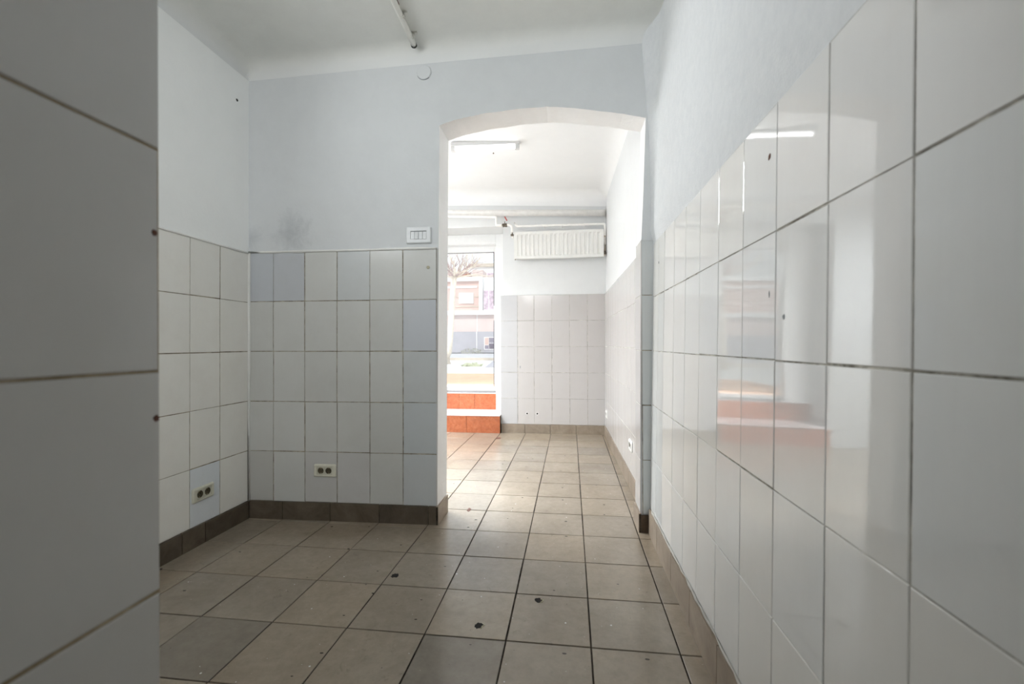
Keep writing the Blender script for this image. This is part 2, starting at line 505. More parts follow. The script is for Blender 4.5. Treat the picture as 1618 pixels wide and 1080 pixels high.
# left wall -----------------------------------------------------------
b = new(); box(b, XL - .16, XL - .006, -2.6, 2.60, 0, 3.0)
wall_left = obj('wall_left', b, M_PLB, kind='structure')
def PLW(u, v, d): return (XL - d, u, v)
lcols = [2.257 - .2 * k for k in range(24, -1, -1)] + [2.482]
tiles('tile_cladding', PLW, lcols, [.105, .411, .713, 1.0165, 1.3175, 1.618], [M_TILEL, M_GROUT], wall_left, gap=.0042,
      tint=lambda i, j: {(len(lcols) - 3, 0): (.93, .985, 1.07)}.get((i, j), (1.03, 1.025, 1.01)), jitter=.02)
b = new(); tube(b, [(XL + .001, .9 + i * .0785, 1.6195 + random.uniform(-.001, .001)) for i in range(21)], [random.uniform(.004, .0075) for _ in range(21)], 6)
obj('filler_bead', b, M_CAULK, wall_left, smooth=True)
b = new(); tube(b, [(XL + .004, ya(XL) - .004, .1), (XL + .004, ya(XL) - .004, .9), (XL + .003, ya(XL) - .003, 1.62)], .0085, 8)
obj('corner_bead', b, M_CAULK, wall_left, smooth=True)
strip('baseboard_left', lambda u, v, d: (XL + d, u, v), [-2.5 + .3 * i for i in range(16)] + [2.143, 2.472], .106, [M_BB, M_BBG])

# pier beside the camera ---------------------------------------------
XP = lambda z: -.5495 + .005 * (1.02 - z)
b = new()
def P4(z): return [(XP(z) - .008, -.70, z), (XP(z) - .008, .530, z), (XP(z) - .19, .530, z), (XP(z) - .19, -.70, z)]
hexa(b, P4(0), P4(2.95))
wall_pier = obj('wall_pier', b, M_PLA, kind='structure')
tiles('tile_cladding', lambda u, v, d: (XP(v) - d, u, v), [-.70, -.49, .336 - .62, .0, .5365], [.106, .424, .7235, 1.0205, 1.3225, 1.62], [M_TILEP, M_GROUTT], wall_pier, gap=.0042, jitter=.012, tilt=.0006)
strip('baseboard_pier', lambda u, v, d: (XP(0) + d - .004, u, v), [-.70, -.4, -.1, .2, .5365], .106, [M_BB, M_BBG])

# right wall ------------------------------------------------------------
YC = 2.60
def wallR_x(y, z):
    r = .02 + .13 * max(0, min(1, (z - 1.55) / 1.2)) ** 1.5
    s = max(0, r - max(0, (ya(.5) - y)))
    s = min(s, r * .97)
    fil = r - math.sqrt(max(0, r * r - s * s))
    wob = .004 * math.sin(y * 3.1 + z * 2.0) + .003 * math.sin(z * 5.3 + y)
    return XR(z) + .006 + (wob - .004 if z > 1.65 else 0) - fil * .75
b = new()
ys = [-2.6 + .2 * i for i in range(21)] + [1.6 + .03 * i for i in range(1, 34)]
zs = [0, .5, 1.0, 1.5, 1.60, 1.63, 1.70] + [1.75 + .06 * i for i in range(22)]
g = [[b.bm.verts.new((wallR_x(y, z), y, z)) for z in zs] for y in ys]
for i in range(len(ys) - 1):
    for j in range(len(zs) - 1):
        b.bm.faces.new([g[i][j], g[i][j + 1], g[i + 1][j + 1], g[i + 1][j]])
ret = bmesh.ops.extrude_face_region(b.bm, geom=b.bm.faces[:])
for v in ret['geom']:
    if isinstance(v, bmesh.types.BMVert): v.co.x = .72
wall_right = obj('wall_right', b, M_PLR, smooth=False, kind='structure')
for p in wall_right.data.polygons: p.use_smooth = abs(p.normal.x) > .5 and p.center.x < .7
rcols = [.678 - .2 * k for k in range(16, 0, -1)] + [.680, .883, 1.087, 1.280, 1.476, 1.675, 1.868, 2.060, 2.262, 2.405, 2.542]
rrows = [.135, .421, .7175, 1.0175, 1.3185, 1.620]
rc = {}
def rtint(i, j):
    return random.choice([(1, 1, 1), (1.01, 1, .985), (.98, .99, 1.0), (1.03, 1.02, 1.02)])
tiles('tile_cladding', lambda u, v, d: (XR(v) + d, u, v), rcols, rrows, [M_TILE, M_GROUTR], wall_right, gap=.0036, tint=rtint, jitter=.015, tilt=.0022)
strip('baseboard_right', lambda u, v, d: (XR(v) - d - .001, u, v), [-2.5, -2.2, -1.9, -1.6, -1.3, -1.0, -.7, -.4, -.1, .2, .5, .8, 1.1, 1.415, 1.715, 2.01, 2.31, 2.53], .135, [M_BBL, M_BBG])
b = new(); tube(b, [(XR(.137) - .004 + random.uniform(-.002, .002), .4 + i * .05, .137 + random.uniform(-.002, .003)) for i in range(43)], [random.uniform(.0015, .0065) for i in range(43)], 6)
obj('filler_bead', b, M_CAULKD, wall_right, smooth=True)

# back wall, hidden from the camera
b = new(); box(b, -2.1, .72, -2.75, -2.6, 0, 3.0)
obj('wall_back', b, M_PLA, kind='structure')

# ceilings ----------------------------------------------------------------
def ceiling(name, x0, x1, y0f, y1f, zf, r, m, rx=(1, 1, 1, 1)):
    def samples(n):
        s = [0, .004, .012, .025, .045, .07, .1, .14, .2]
        return s
    def axis(a, c):
        s = [0, .002, .006, .014, .026, .042, .062, .088, .12, .17, .25]
        L = c - a
        mid = [a + .25 + (L - .5) * i / 8 for i in range(1, 8)]
        return [a + t for t in s] + mid + [c - t for t in s[::-1]]
    def drop(d, r):
        if d >= r or r <= 0: return 0
        return r - math.sqrt(max(0, r * r - (r - d) ** 2))
    b = new(True)
    xs = axis(x0, x1)
    ts = [0, .002, .006, .012, .02, .03, .045] + [.06 + .88 * i / 10 for i in range(11)] + [.955, .97, .98, .988, .994, .998, 1]
    G = []
    for x in xs:
        row = []
        for t in ts:
            y0, y1 = y0f(x), y1f(x); y = y0 + (y1 - y0) * t
            d = max(drop(x - x0, r * rx[0]), drop(x1 - x, r * rx[1]), drop(y - y0, r * rx[2]), drop(y1 - y, r * rx[3]))
            row.append(b.bm.verts.new((x, y, zf(x, y) - d + .004 * math.sin(3 * x + 1) * math.sin(2.3 * y))))
        G.append(row)
    for i in range(len(xs) - 1):
        for j in range(len(ts) - 1):
            b.bm.faces.new([G[i][j], G[i][j + 1], G[i + 1][j + 1], G[i + 1][j]])
    return obj(name, b, m, smooth=True, kind='structure')
ceiling('ceiling', XL - .005, .53, lambda x: -2.6, lambda x: ya(x) + .006, lambda x, y: 2.775 + (x + 1.9) * .030, .085, M_CEIL, (1, .35, 1, 1))
ceiling('ceiling_front_room', -4.6, .50, lambda x: 2.72, lambda x: YF, lambda x, y: 2.87 - (x + .5) * .045, .16, M_FARC)

# front room walls ----------------------------------------------------------
b = new()
for (x0, x1, z0, z1) in ((-.75, .75, 0, 3.1), (-1.92, -.75, 2.475, 3.1), (-2.75, -1.92, 0, 3.1), (-4.7, -2.75, 0, .75), (-4.7, -2.75, 2.475, 3.1), (-4.85, -4.6, 0, 3.1)):
    box(b, x0, x1, YF + .006, 5.72, z0, z1)
wall_far = obj('wall_far', b, M_FARW, kind='structure')
FROWS = [.106, .412, .72, 1.029, 1.337, 1.643]
tiles('tile_cladding', lambda u, v, d: (u, YF + d, v), [-.780, -.575, -.376, -.166, .042, .249, .452], FROWS, [M_TILEF, M_GROUTL], wall_far, gap=.004,
      tint=lambda i, j: (.95, .97, 1.0) if i == 0 else (1, .985, .975), jitter=.015)
strip('baseboard_far', lambda u, v, d: (u, YF - d, v), [-.775, -.49, -.19, .113, .44], .106, [M_BBL, M_BBG])
b = new()
hexa(b, [(XFR(2.72) + .006, 2.72, 0), (.75, 2.72, 0), (.75, 5.3, 0), (XFR(5.3) + .006, 5.3, 0)], [(XFR(2.72) + .025, 2.72, 3.1), (.75, 2.72, 3.1), (.75, 5.3, 3.1), (XFR(5.3) + .025, 5.3, 3.1)])
wall_far_right = obj('wall_far_right', b, M_FARW, kind='structure')
tiles('tile_cladding', lambda u, v, d: (XFR(u) + d + .002, u, v), [2.722 + .2 * i for i in range(13)] + [5.22], FROWS, [M_TILEF, M_GROUTL], wall_far_right, gap=.003, jitter=.015, tint=lambda i, j: (1.04, 1.03, 1.02))
strip('baseboard_far_right', lambda u, v, d: (XFR(u) - d, u, v), [2.74 + .3 * i for i in range(8)] + [5.20], .112, [M_BBL, M_BBG])
b = new(); box(b, -4.85, -4.6, 2.5, 5.3, 0, 3.1)
obj('wall_far_left', b, M_FARW, kind='structure')

# ------------------------------------------------------------------ steps and door
def step(name, label, x0, x1, y0, y1, z0, z1, nose, cols, tintk):
    t = thing(name, label, 'step', ((x0 + x1) / 2, (y0 + y1) / 2, z0))
    inv = Matrix.Translation(-t.location)
    b = new(); tl = b.bm.loops.layers.float_color.new('tint')
    for a, c in zip(cols, cols[1:]):
        k = random.uniform(.93, 1.07) * tintk
        n0 = len(b.bm.faces)
        box(b, a + .0015, c - .0015, y0, y0 + .012, z0, z1 - .012, inv)
        for f in list(b.bm.faces)[n0:]:
            for l in f.loops: l[tl] = (k, k, k, 1)
    obj('riser', b, M_ORANGE, t)
    b = new(); box(b, x0, x1, y0 + .0125, y1, z0, z1 - .0125, inv)
    obj('core', b, M_BBG, t)
    b = new(); box(b, x0, x1, y0 - nose, y1, z1 - .012, z1, inv)
    obj('tread', b, M_TREAD, t, bevel=.003)
    return t
step('door_step', 'lower orange tiled step with a pale pink tread rising from the tiled floor', -1.918, -.782, 5.165, 5.64, 0.001, .213, .006, [-1.918, -1.62, -1.19, -.782], .74)
step('door_step', 'upper orange tiled step directly under the glass door', -1.918, -.89, 5.645, 5.85, .001, .425, .0, [-1.918, -1.75, -1.40, -1.19, -.89], .85)

def door():
    d = bpy.data.objects.new('door_1', None); link(d); d.location = (-1.4, 5.66, .213); d['kind'] = 'structure'
    inv = Matrix.Translation(-d.location)
    b = new()
    box(b, -.893, -.752, 5.56, 5.70, .214, 2.474, inv)             # right post
    box(b, -1.918, -1.60, 5.56, 5.70, .426, 2.474, inv)
    box(b, -1.60, -.893, 5.56, 5.70, 2.345, 2.474, inv)
    obj('door_frame', b, M_PVC, d, bevel=.004)
    b = new()
    box(b, -1.60, -.93, 5.665, 5.705, .450, .50, inv); box(b, -1.60, -.93, 5.665, 5.705, 2.255, 2.345, inv)
    box(b, -.93, -.894, 5.665, 5.705, .45, 2.345, inv)
    obj('leaf_frame', b, M_PVC, d, bevel=.003)
    b = new(); box(b, -1.60, -.93, 5.680, 5.686, .50, 2.255, inv)
    obj('glass_pane', b, M_GLASS, d)
    b = new()
    box(b, -.937, -.929, 5.662, 5.664, .50, 1.37, inv); box(b, -.937, -.929, 5.662, 5.664, 1.56, 2.262, inv)
    box(b, -1.60, -.929, 5.662, 5.664, 2.255, 2.263, inv)
    obj('door_seal', b, M_GASKET, d)
    b = new(); box(b, -1.60, -.893, 5.648, 5.72, .4255, .449, inv)
    obj('threshold', b, M_ALU, d)
    b = new(); box(b, -.918, -.902, 5.640, 5.664, 1.38, 1.55, inv)
    obj('door_hinge', b, M_PVC, d, bevel=.004)
door()
def window():
    d = bpy.data.objects.new('window_1', None); link(d); d.location = (-3.65, 5.66, .75); d['kind'] = 'structure'
    inv = Matrix.Translation(-d.location)
    b = new()
    for q in ((-4.6, -4.52, .751, 2.474), (-2.83, -2.751, .751, 2.474), (-4.52, -2.83, .751, .83), (-4.52, -2.83, 2.39, 2.474), (-3.72, -3.64, .83, 2.39)):
        box(b, q[0], q[1], 5.62, 5.69, q[2], q[3], inv)
    obj('window_frame', b, M_PVC, d, bevel=.004)
    for x0, x1 in ((-4.52, -3.72), (-3.64, -2.83)):
        b = new(); box(b, x0, x1, 5.65, 5.656, .83, 2.39, inv); obj('glass_pane', b, M_GLASS, d)
window()

# ------------------------------------------------------------------ radiator and pipes
def radiator():
    t = thing('radiator', 'ribbed white panel radiator mounted high on the far wall', 'radiator', (-.085, 5.19, 2.055))
    inv = Matrix.Translation(-t.location)
    x0, x1, z0, z1 = -.602, .432, 2.058, 2.375
    nb = 20; b = new(True)
    # corrugated front sheet with flat margins
    xs = []
    m = .03
    for i in range(nb):
        w = (x1 - x0 - 2 * m) / nb; a = x0 + m + i * w
        xs += [(a + .14 * w, 0), (a + .30 * w, 1), (a + .70 * w, 1), (a + .86 * w, 0)]
    xs = [(x0, 0), (x0 + m * .6, 0)] + xs + [(x1 - m * .6, 0), (x1, 0)]
    zs = [(z0, 0), (z0 + .028, 0), (z0 + .045, 1), (z1 - .045, 1), (z1 - .028, 0), (z1, 0)]
    G = [[b.bm.verts.new(inv @ Vector((x, 5.115 + .010 * k * kz, z))) for z, kz in zs] for x, k in xs]
    for i in range(len(xs) - 1):
        for j in range(len(zs) - 1):
            b.bm.faces.new([G[i][j], G[i + 1][j], G[i + 1][j + 1], G[i][j + 1]])
    obj('front_panel', b, M_RAD, t)
    b = new(); box(b, x0, x1, 5.126, 5.19, z0 + .004, z1 - .004, inv)
    box(b, x0, x1, 5.1155, 5.126, z0, z0 + .006, inv); box(b, x0, x1, 5.1155, 5.126, z1 - .006, z1, inv)
    box(b, x0 - .001, x0 + .004, 5.1155, 5.126, z0, z1, inv); box(b, x1 - .004, x1 + .001, 5.1155, 5.126, z0, z1, inv)
    obj('casing', b, M_RAD, t)
    for x in (-.42, .25):
        b = new(); box(b, x - .02, x + .02, 5.19, 5.2255, z0 + .06, z1 - .05, inv); obj('bracket', b, M_RAD, t)
    b = new(); disc(b, inv @ Vector((x0 + .012, 5.140, z0 - .010)), (0, 0, 1), .009, .014, 12); obj('drain_plug', b, M_VALVE, t)
    b = new(); disc(b, inv @ Vector((-.10, 5.135, z0 - .006)), (0, 0, 1), .012, .012, 12); obj('seam_clip', b, M_RAD, t)
radiator()
b = new(); tube(b, [(-4.6, 5.165, 2.78), (-1.44, 5.165, 2.645), (.4555, 5.165, 2.572)], .037, 18)
hp = obj('heating_pipe', b, M_PIPE, smooth=True); tag(hp, 'thick white heating pipe running level along the far wall above the radiator', 'pipe')
b = new(); tube(b, [(.452, 5.165, 2.572), (.458, 5.165, 2.572)], .046, 18); obj('wall_collar', b, M_PIPE, hp, smooth=True)
# supply pipe with its shut-off valve
t = thing('supply_pipe', 'thin white supply pipe with a red handled valve at the top corner of the door', 'pipe', (-.81, 5.15, 2.46))
inv = Matrix.Translation(-t.location)
I = lambda pts: [inv @ Vector(p) for p in pts]
b = new(); tube(b, I(bend([(-4.59, 5.12, 2.72), (-1.44, 5.12, 2.590), (-.815, 5.12, 2.560), (-.815, 5.12, 2.458), (-.722, 5.12, 2.458), (-.655, 5.12, 2.462), (-.628, 5.12, 2.44), (-.624, 5.12, 2.36)], .025)), .0145, 12)
obj('pipe_run', b, M_PIPE, t, smooth=True)
v = thing  # noqa
b = new(); tube(b, I([(-.745, 5.12, 2.458), (-.735, 5.12, 2.458), (-.715, 5.12, 2.459), (-.695, 5.12, 2.459), (-.685, 5.12, 2.46)]), [.02, .024, .019, .024, .02], 8)
vb = obj('valve_body', b, M_VALVE, t)
b = new(); tube(b, I([(-.712, 5.118, 2.475), (-.712, 5.112, 2.502)]), .007, 8); obj('valve_stem', b, M_VALVE, t)
b = new(); box(b, -.045, .012, -.006, .006, -.007, .007, inv @ Matrix.Translation((-.690, 5.108, 2.518)) @ Matrix.Rotation(R(62), 4, 'Y')); obj('valve_handle', b, M_RED, t, bevel=.003)
b = new(); tube(b, I([(-.624, 5.12, 2.368), (-.624, 5.12, 2.345), (-.624, 5.12, 2.325)]), [.016, .022, .015], 8); rv = obj('radiator_valve', b, M_VALVE, t)
b = new(); tube(b, I([(-.624, 5.12, 2.33), (-.624, 5.135, 2.315), (-.603, 5.15, 2.315)]), .011, 8); obj('inlet_elbow', b, M_PIPE, t, smooth=True)
# return pipe
t = thing('return_pipe', 'thin white return pipe clipped above the radiator and dropping down its right side', 'pipe', (-.05, 5.15, 2.44))
inv = Matrix.Translation(-t.location)
b = new(); tube(b, I(bend([(-.600, 5.135, 2.49), (-.575, 5.135, 2.446), (.20, 5.135, 2.440), (.443, 5.135, 2.440)][:3] + [(.447, 5.135, 2.438), (.447, 5.135, 2.20)], .02)), .0125, 12)
obj('pipe_run', b, M_PIPE, t, smooth=True)
b = new(); tube(b, I([(.447, 5.135, 2.30), (.447, 5.135, 2.12)]), .013, 12); obj('rusty_drop', b, M_RUST, t, smooth=True)['label'] = 'rust stained lower length'
b = new(); tube(b, I([(.447, 5.135, 2.125), (.446, 5.135, 2.105), (.446, 5.135, 2.085)]), [.015, .022, .016], 8); obj('lockshield_valve', b, M_VALVE, t)
b = new(); tube(b, I([(.446, 5.135, 2.09), (.440, 5.14, 2.078), (.4335, 5.15, 2.078)]), .010, 8); obj('outlet_elbow', b, M_RUST, t, smooth=True)
for x in (-.245, -.035, .215):
    b = new(); tube(b, I([(x - .012, 5.135, 2.442), (x + .012, 5.135, 2.442)]), .0165, 12); box(b, x - .006, x + .006, 5.145, 5.226, 2.436, 2.446, inv); obj('pipe_clip', b, M_PIPE, t)

# ------------------------------------------------------------------ ceiling lamp in the front room
def lamp():
    zc = 2.870 - (-.72 + .5) * .045
    t = thing('ceiling_lamp', 'short lit fluorescent strip lamp on the bright ceiling beyond the archway', 'lamp', (-.72, 3.90, zc - .05))
    t.rotation_euler = (0, 0, R(2.0))
    b = new(); box(b, -.31, .31, -.028, .028, .016, .053); obj('housing', b, M_LAMPH, t, bevel=.004)
    b = new(); tube(b, [(-.272, -.005, -.004), (.272, -.005, -.004)], .014, 16); obj('tube', b, M_TUBE, t, smooth=True)
    for s in (-1, 1):
        b = new(); box(b, s * .291 - .019, s * .291 + .019, -.02, .02, -.022, .016); obj('lamp_holder', b, M_LAMPH, t, bevel=.003)
    return t
lamp()
for x, y in ((-.73, 3.65), (-.68, 4.12)):
    zc = 2.870 - (x + .5) * .045
    b = new(); disc(b, (x, y, zc - .006), (0, 0, 1), .008, .012, 10)
    o = obj('screw_hole', b, M_RUSTDOT); tag(o, 'tiny dark screw hole in the ceiling on the %s side of the strip lamp' % ('near' if y < 3.9 else 'far'), 'hole')

# conduit on the ceiling of the near room --------------------------------------
def conduit():
    zf = lambda x: 2.775 + (x + 1.9) * .030
    xa = -.862
    zc = zf(xa) - .014
    t = thing('ceiling_conduit', 'white painted conduit clipped to the grey ceiling and ending above the archway wall', 'conduit', (xa, 2.1, zc))
    b = new(); tube(b, [(.018, -4.6, 0), (.018, -1.5, 0), (.012, -.3, 0), (.0, .2, -.002), (-.004, .34, -.006)], .0152, 12); obj('pipe_run', b, M_CONDUIT, t, smooth=True)
    for y in (-1.2, -.55, .12, .27):
        b = new(); tube(b, [(.008, y - .008, 0), (.008, y + .008, 0)], .0172, 12); box(b, .015, .040, y - .008, y + .008, .004, .0135); obj('conduit_clip', b, M_CONDUIT, t)
    b = new()
    tube(b, [(-.004, .335, -.006), (-.005, .345, -.0065)], .0175, 14); obj('end_gap', b, M_HOLE, t)
    b = new(); box(b, .0145, .0175, -1.9, .06, .004, .014); obj('painted_gap_shade', b, M_RUSTDOT, t)  # solid dark strip painted in as the shade along the conduit
conduit()
def cover():
    x, z = -.832, 2.672
    t = thing('junction_cover', 'round painted junction box cover flush in the wall under the ceiling conduit', 'cover', (x, ya(x) + .006, z))
    b = new(); tube(b, [(0, .001, 0), (0, -.004, 0), (0, -.006, 0)], [.043, .043, .039], 40); obj('lid', b, M_PLA, t, smooth=False)
    b = new()
    pts = [(.0445 * math.cos(a), -.0015, .0445 * math.sin(a)) for a in [R(205 + 6 * i) for i in range(19)]]
    tube(b, pts, .0016, 6); obj('open_joint', b, M_SWGAP, t)
cover()

# ------------------------------------------------------------------ switch and sockets
def rrect(w, h, r, n=5):
    out = []
    for cx, cz, a0 in ((w / 2 - r, h / 2 - r, 0), (-w / 2 + r, h / 2 - r, 90), (-w / 2 + r, -h / 2 + r, 180), (w / 2 - r, -h / 2 + r, 270)):
        for i in range(n + 1):
            a = R(a0 + 90 * i / n); out.append((cx + r * math.cos(a), cz + r * math.sin(a)))
    return out

def plate_with_opening(w, h, ow, oh, d, r=.008):
    """plate facing -Y with a rectangular opening, chamfered rim"""
    b = new()
    O = rrect(w, h, r); O2 = rrect(w - .012, h - .012, r * .8); n = len(O)
    Hh = rrect(ow, oh, .002)
    rings = []
    for pts, y in ((O, 0), (O, -d * .45), (O2, -d), (Hh, -d), (Hh, -d * .35)):
        rings.append([b.bm.verts.new((x, y, z)) for x, z in pts])
    for a, c in zip(rings, rings[1:]):
        for i in range(n):
            j = (i + 1) % n; b.bm.faces.new([a[i], a[j], c[j], c[i]])
    b.bm.faces.new(rings[0])
    return b

def face_with_holes(w, h, holes, y, d):
    """flat insert with round holes, extruded back by d"""
    b = new()
    es = []
    def loop(pts):
        vs = [b.bm.verts.new((x, y, z)) for x, z in pts]
        for i in range(len(vs)): es.append(b.bm.edges.new((vs[i], vs[(i + 1) % len(vs)])))
    loop([(-w / 2, -h / 2), (w / 2, -h / 2), (w / 2, h / 2), (-w / 2, h / 2)])
    for cx, cz, r in holes: loop([(cx + r * math.cos(2 * math.pi * k / 24), cz + r * math.sin(2 * math.pi * k / 24)) for k in range(24)])
    bmesh.ops.triangle_fill(b.bm, use_beauty=True, use_dissolve=False, edges=es)
    ret = bmesh.ops.extrude_face_region(b.bm, geom=b.bm.faces[:])
    for v in ret['geom']:
        if isinstance(v, bmesh.types.BMVert): v.co.y += d
    return b

def make_socket(label, group=None):
    t = thing('double_socket', label, 'socket', group=group)
    obj('face_plate', plate_with_opening(.140, .076, .098, .050, .011), M_SOCK, t)
    for cx in (-.0245, .0245):
        ins = obj('socket_insert', face_with_holes(.0475, .048, [(cx * 0, 0, .0190)], -.0082, .006), M_SOCKI, t)
        ins.location = (cx, 0, 0)
        b = new(True)
        # well: open cup
        sg = 24
        A = [b.bm.verts.new((.019 * math.cos(2 * math.pi * k / sg), -.008, .019 * math.sin(2 * math.pi * k / sg))) for k in range(sg)]
        B = [b.bm.verts.new((.0185 * math.cos(2 * math.pi * k / sg), -.0012, .0185 * math.sin(2 * math.pi * k / sg))) for k in range(sg)]
        for k in range(sg): b.bm.faces.new([A[k], A[(k + 1) % sg], B[(k + 1) % sg], B[k]])
        b.bm.faces.new(B)
        w = obj('socket_well', b, M_WELL, ins)
        for s in (-1, 1):
            b = new(); disc(b, (s * .007, -.0013, .0025), (0, -1, 0), .0028, .0006, 10)
            obj('pin_hole', b, M_HOLE, ins)
            b = new(); box(b, -.003, .003, -.006, -.0015, s * .016 - .002, s * .016 + .002)
            obj('earth_contact', b, M_BRASS, ins)
    return t

def copy_tree(o, parent=None):
    c = o.copy(); COL.objects.link(c)
    c.parent = parent
    for ch in list(o.children):
        copy_tree(ch, c)
    return c
s1 = make_socket('cream double socket low on the wall left of the archway')
xs = -1.444; s1.location = (xs, ya(xs) - .0005, .300); s1.rotation_euler = (0, 0, math.atan(.02658))
s2 = copy_tree(s1); s2['label'] = 'cream double socket on the left side wall, set in a bluish tile'
s2.location = (XL + .0005, 2.136, .268); s2.rotation_euler = (0, R(-0.5), R(90))
def recol(o, a):
    for ch in o.children:
        if ch.type == 'MESH': 
            ch.data = ch.data.copy()
            ch.data.materials[0] = a
        for c2 in ch.children: pass
M_SOCKW = simple('white_socket_plastic', (.84, .83, .81), .3, var=.03)
s3 = copy_tree(s1); s3['label'] = 'white double socket on the bright right wall, the one nearer the archway'
s3.location = (XFR(3.30) + .0015, 3.30, .315); s3.rotation_euler = (0, 0, R(-90)); s3['group'] = 'white sockets on the front room wall'
s4 = copy_tree(s1); s4['label'] = 'white double socket on the bright right wall, the one nearer the far corner'
s4.location = (XFR(5.03) + .0015, 5.03, .27); s4.rotation_euler = (0, 0, R(-90)); s4['group'] = 'white sockets on the front room wall'
recol(s3, M_SOCKW); recol(s4, M_SOCKW)

def switch():
    x, z = -.8645, 1.7035
    t = thing('light_switch', 'white four gang light switch on the painted wall beside the archway', 'switch', (x, ya(x) + .0055, z), rotz=math.atan(.02658))
    obj('face_plate', plate_with_opening(.152, .098, .098, .050, .012, .006), M_SWITCH, t)
    b = new(); box(b, -.049, .049, -.0046, -.004, -.025, .025); obj('inner_gap', b, M_SWGAP, t)
    for i in range(4):
        b = new()
        xc = -.0363 + i * .0242; k = .0035 if i in (1,) else 0
        lo = [(xc - .0112, -.0046, -.0235), (xc + .0112, -.0046, -.0235), (xc + .0112, -.0046, .0215), (xc - .0112, -.0046, .0215)]
        hi = [(xc - .0108, -.0105 - k, -.023), (xc + .0108, -.0105 - k, -.023), (xc + .0108, -.0085 + k * .3, .021), (xc - .0108, -.0085 + k * .3, .021)]
        hexa(b, lo, hi); obj('rocker', b, M_SWITCH, t)
switch()

# ------------------------------------------------------------------ small plugs, holes and chips
x, z = -.807, 1.512
b = new(); tube(b, [(x, ya(x) + .001, z), (x, ya(x) - .002, z), (x, ya(x) - .0035, z)], [.0095, .0095, .007], 20)
tag(obj('wall_plug', b, M_PLUG), 'small yellowed round plug in a tile below the light switch', 'plug')
def blob(name, c, n, r, label, cat, m, h=.0012, asp=1.0, seed=0, rim=None, rot=0):
    """irregular flat chip or hole lying on a surface"""
    rnd = random.Random(seed)
    c = Vector(c); n = Vector(n).normalized(); u, v = frame_at(n)
    u, v = u * math.cos(rot) + v * math.sin(rot), v * math.cos(rot) - u * math.sin(rot)
    def ring(b, rr, d, sg=18):
        return [b.bm.verts.new(c + n * d + (u * math.cos(2 * math.pi * k / sg) * asp + v * math.sin(2 * math.pi * k / sg)) * rr * f[k]) for k in range(sg)]
    f = [rnd.uniform(.72, 1.15) for _ in range(18)]
    b = new()
    A = ring(b, r, -.001); B = ring(b, r * .9, h)
    for k in range(18): b.bm.faces.new([A[k], A[(k + 1) % 18], B[(k + 1) % 18], B[k]])
    b.bm.faces.new(B); b.bm.faces.new(A[::-1])
    o = obj(name, b, m); tag(o, label, cat)
    if rim:
        b = new(); f = [x * rnd.uniform(.9, 1.1) for x in f]
        pts = [c + n * .0008 + (u * math.cos(2 * math.pi * k / 18) * asp + v * math.sin(2 * math.pi * k / 18)) * r * 1.05 * f[k] for k in (2, 3, 4, 5, 6, 7, 8)]
        tube(b, pts, [.0008, .002, .0025, .002, .0028, .002, .0008], 6); obj('broken_edge', b, rim, o)
    return o
blob('floor_chip', (-.781, 1.935, 0), (0, 0, 1), .019, 'black chipped hole in the floor, leftmost and farthest of three', 'chip', M_HOLE, seed=1)
blob('floor_chip', (-.116, 1.818, 0), (0, 0, 1), .017, 'black chipped hole in the floor, rightmost of three', 'chip', M_HOLE, seed=2, rim=M_PLUG)
blob('floor_chip', (-.328, 1.629, 0), (0, 0, 1), .0185, 'black chipped hole in the floor, the middle one of three, lowest in view', 'chip', M_HOLE, seed=3, rim=M_PLUG)
nR = (-1, 0, .016)
blob('drill_hole', (XR(1.506), 1.124, 1.506), nR, .0085, 'dark brown drill hole in a top row tile of the right wall', 'hole', M_RUSTDOT, h=.001, asp=.8, seed=4)
blob('tile_scuff', (XR(1.174), 1.118, 1.174), nR, .009, 'grey scuff on a second row tile of the right wall, below the drill hole', 'mark', M_SWGAP, h=.0006, asp=.35, seed=5)
blob('tile_scuff', (XR(1.116), 1.046, 1.116), nR, .007, 'dark scuff on the right wall close above the middle grout line', 'mark', M_SWGAP, h=.0006, asp=.9, seed=6)
blob('tile_scuff', (XR(1.487), 2.397, 1.487), nR, .008, 'black spot on the narrow end tile of the right wall next to the corner', 'mark', M_HOLE, h=.0008, seed=7)
blob('drill_hole', (XL - .0055, 2.39, 2.515), (1, 0, 0), .009, 'small black nail hole high on the painted left wall near the corner', 'hole', M_HOLE, h=.001, seed=8)
blob('rust_spot', (XP(1.20), .528, 1.208), (1, 0, 0), .0046, 'brown rust spot on the upper edge of the close left tiled pier', 'spot', M_RUSTDOT, h=.001, seed=9)
blob('rust_spot', (XP(.955), .530, .958), (1, 0, 0), .0046, 'brown rust spot on the lower edge of the close left tiled pier', 'spot', M_RUSTDOT, h=.001, seed=10)
for x, w, sd in ((-.463, 'left', 11), (-.342, 'right', 12)):
    t = thing('capped_outlet', 'small open pipe outlet low on the far tiled wall, the %s one of two' % w, 'outlet', (x, YF, .233), group='pipe outlets in the far wall')
    b = new(); tube(b, [(0, .001, 0), (0, -.004, 0)], .016, 18); obj('collar', b, M_PIPE, t)
    b = new(); tube(b, [(0, -.0035, 0), (0, -.0048, 0)], .0115, 14); obj('bore', b, M_HOLE, t)
blob('tile_scuff', (-.544, YF, .785), (0, -1, 0), .020, 'thin dark scrape on the far wall in the middle row of tiles', 'mark', M_SWGAP, h=.0008, asp=.28, seed=13)
blob('floor_chip', (-.76, 4.90, 0), (0, 0, 1), .03, 'dark sliver chipped out of the floor just before the orange step', 'chip', M_RUSTDOT, asp=1.6, seed=14)
blob('floor_chip', (-.62, 2.76, 0), (0, 0, 1), .014, 'thin dark chip on a grout line of the floor inside the archway', 'chip', M_RUSTDOT, asp=2.2, seed=15)

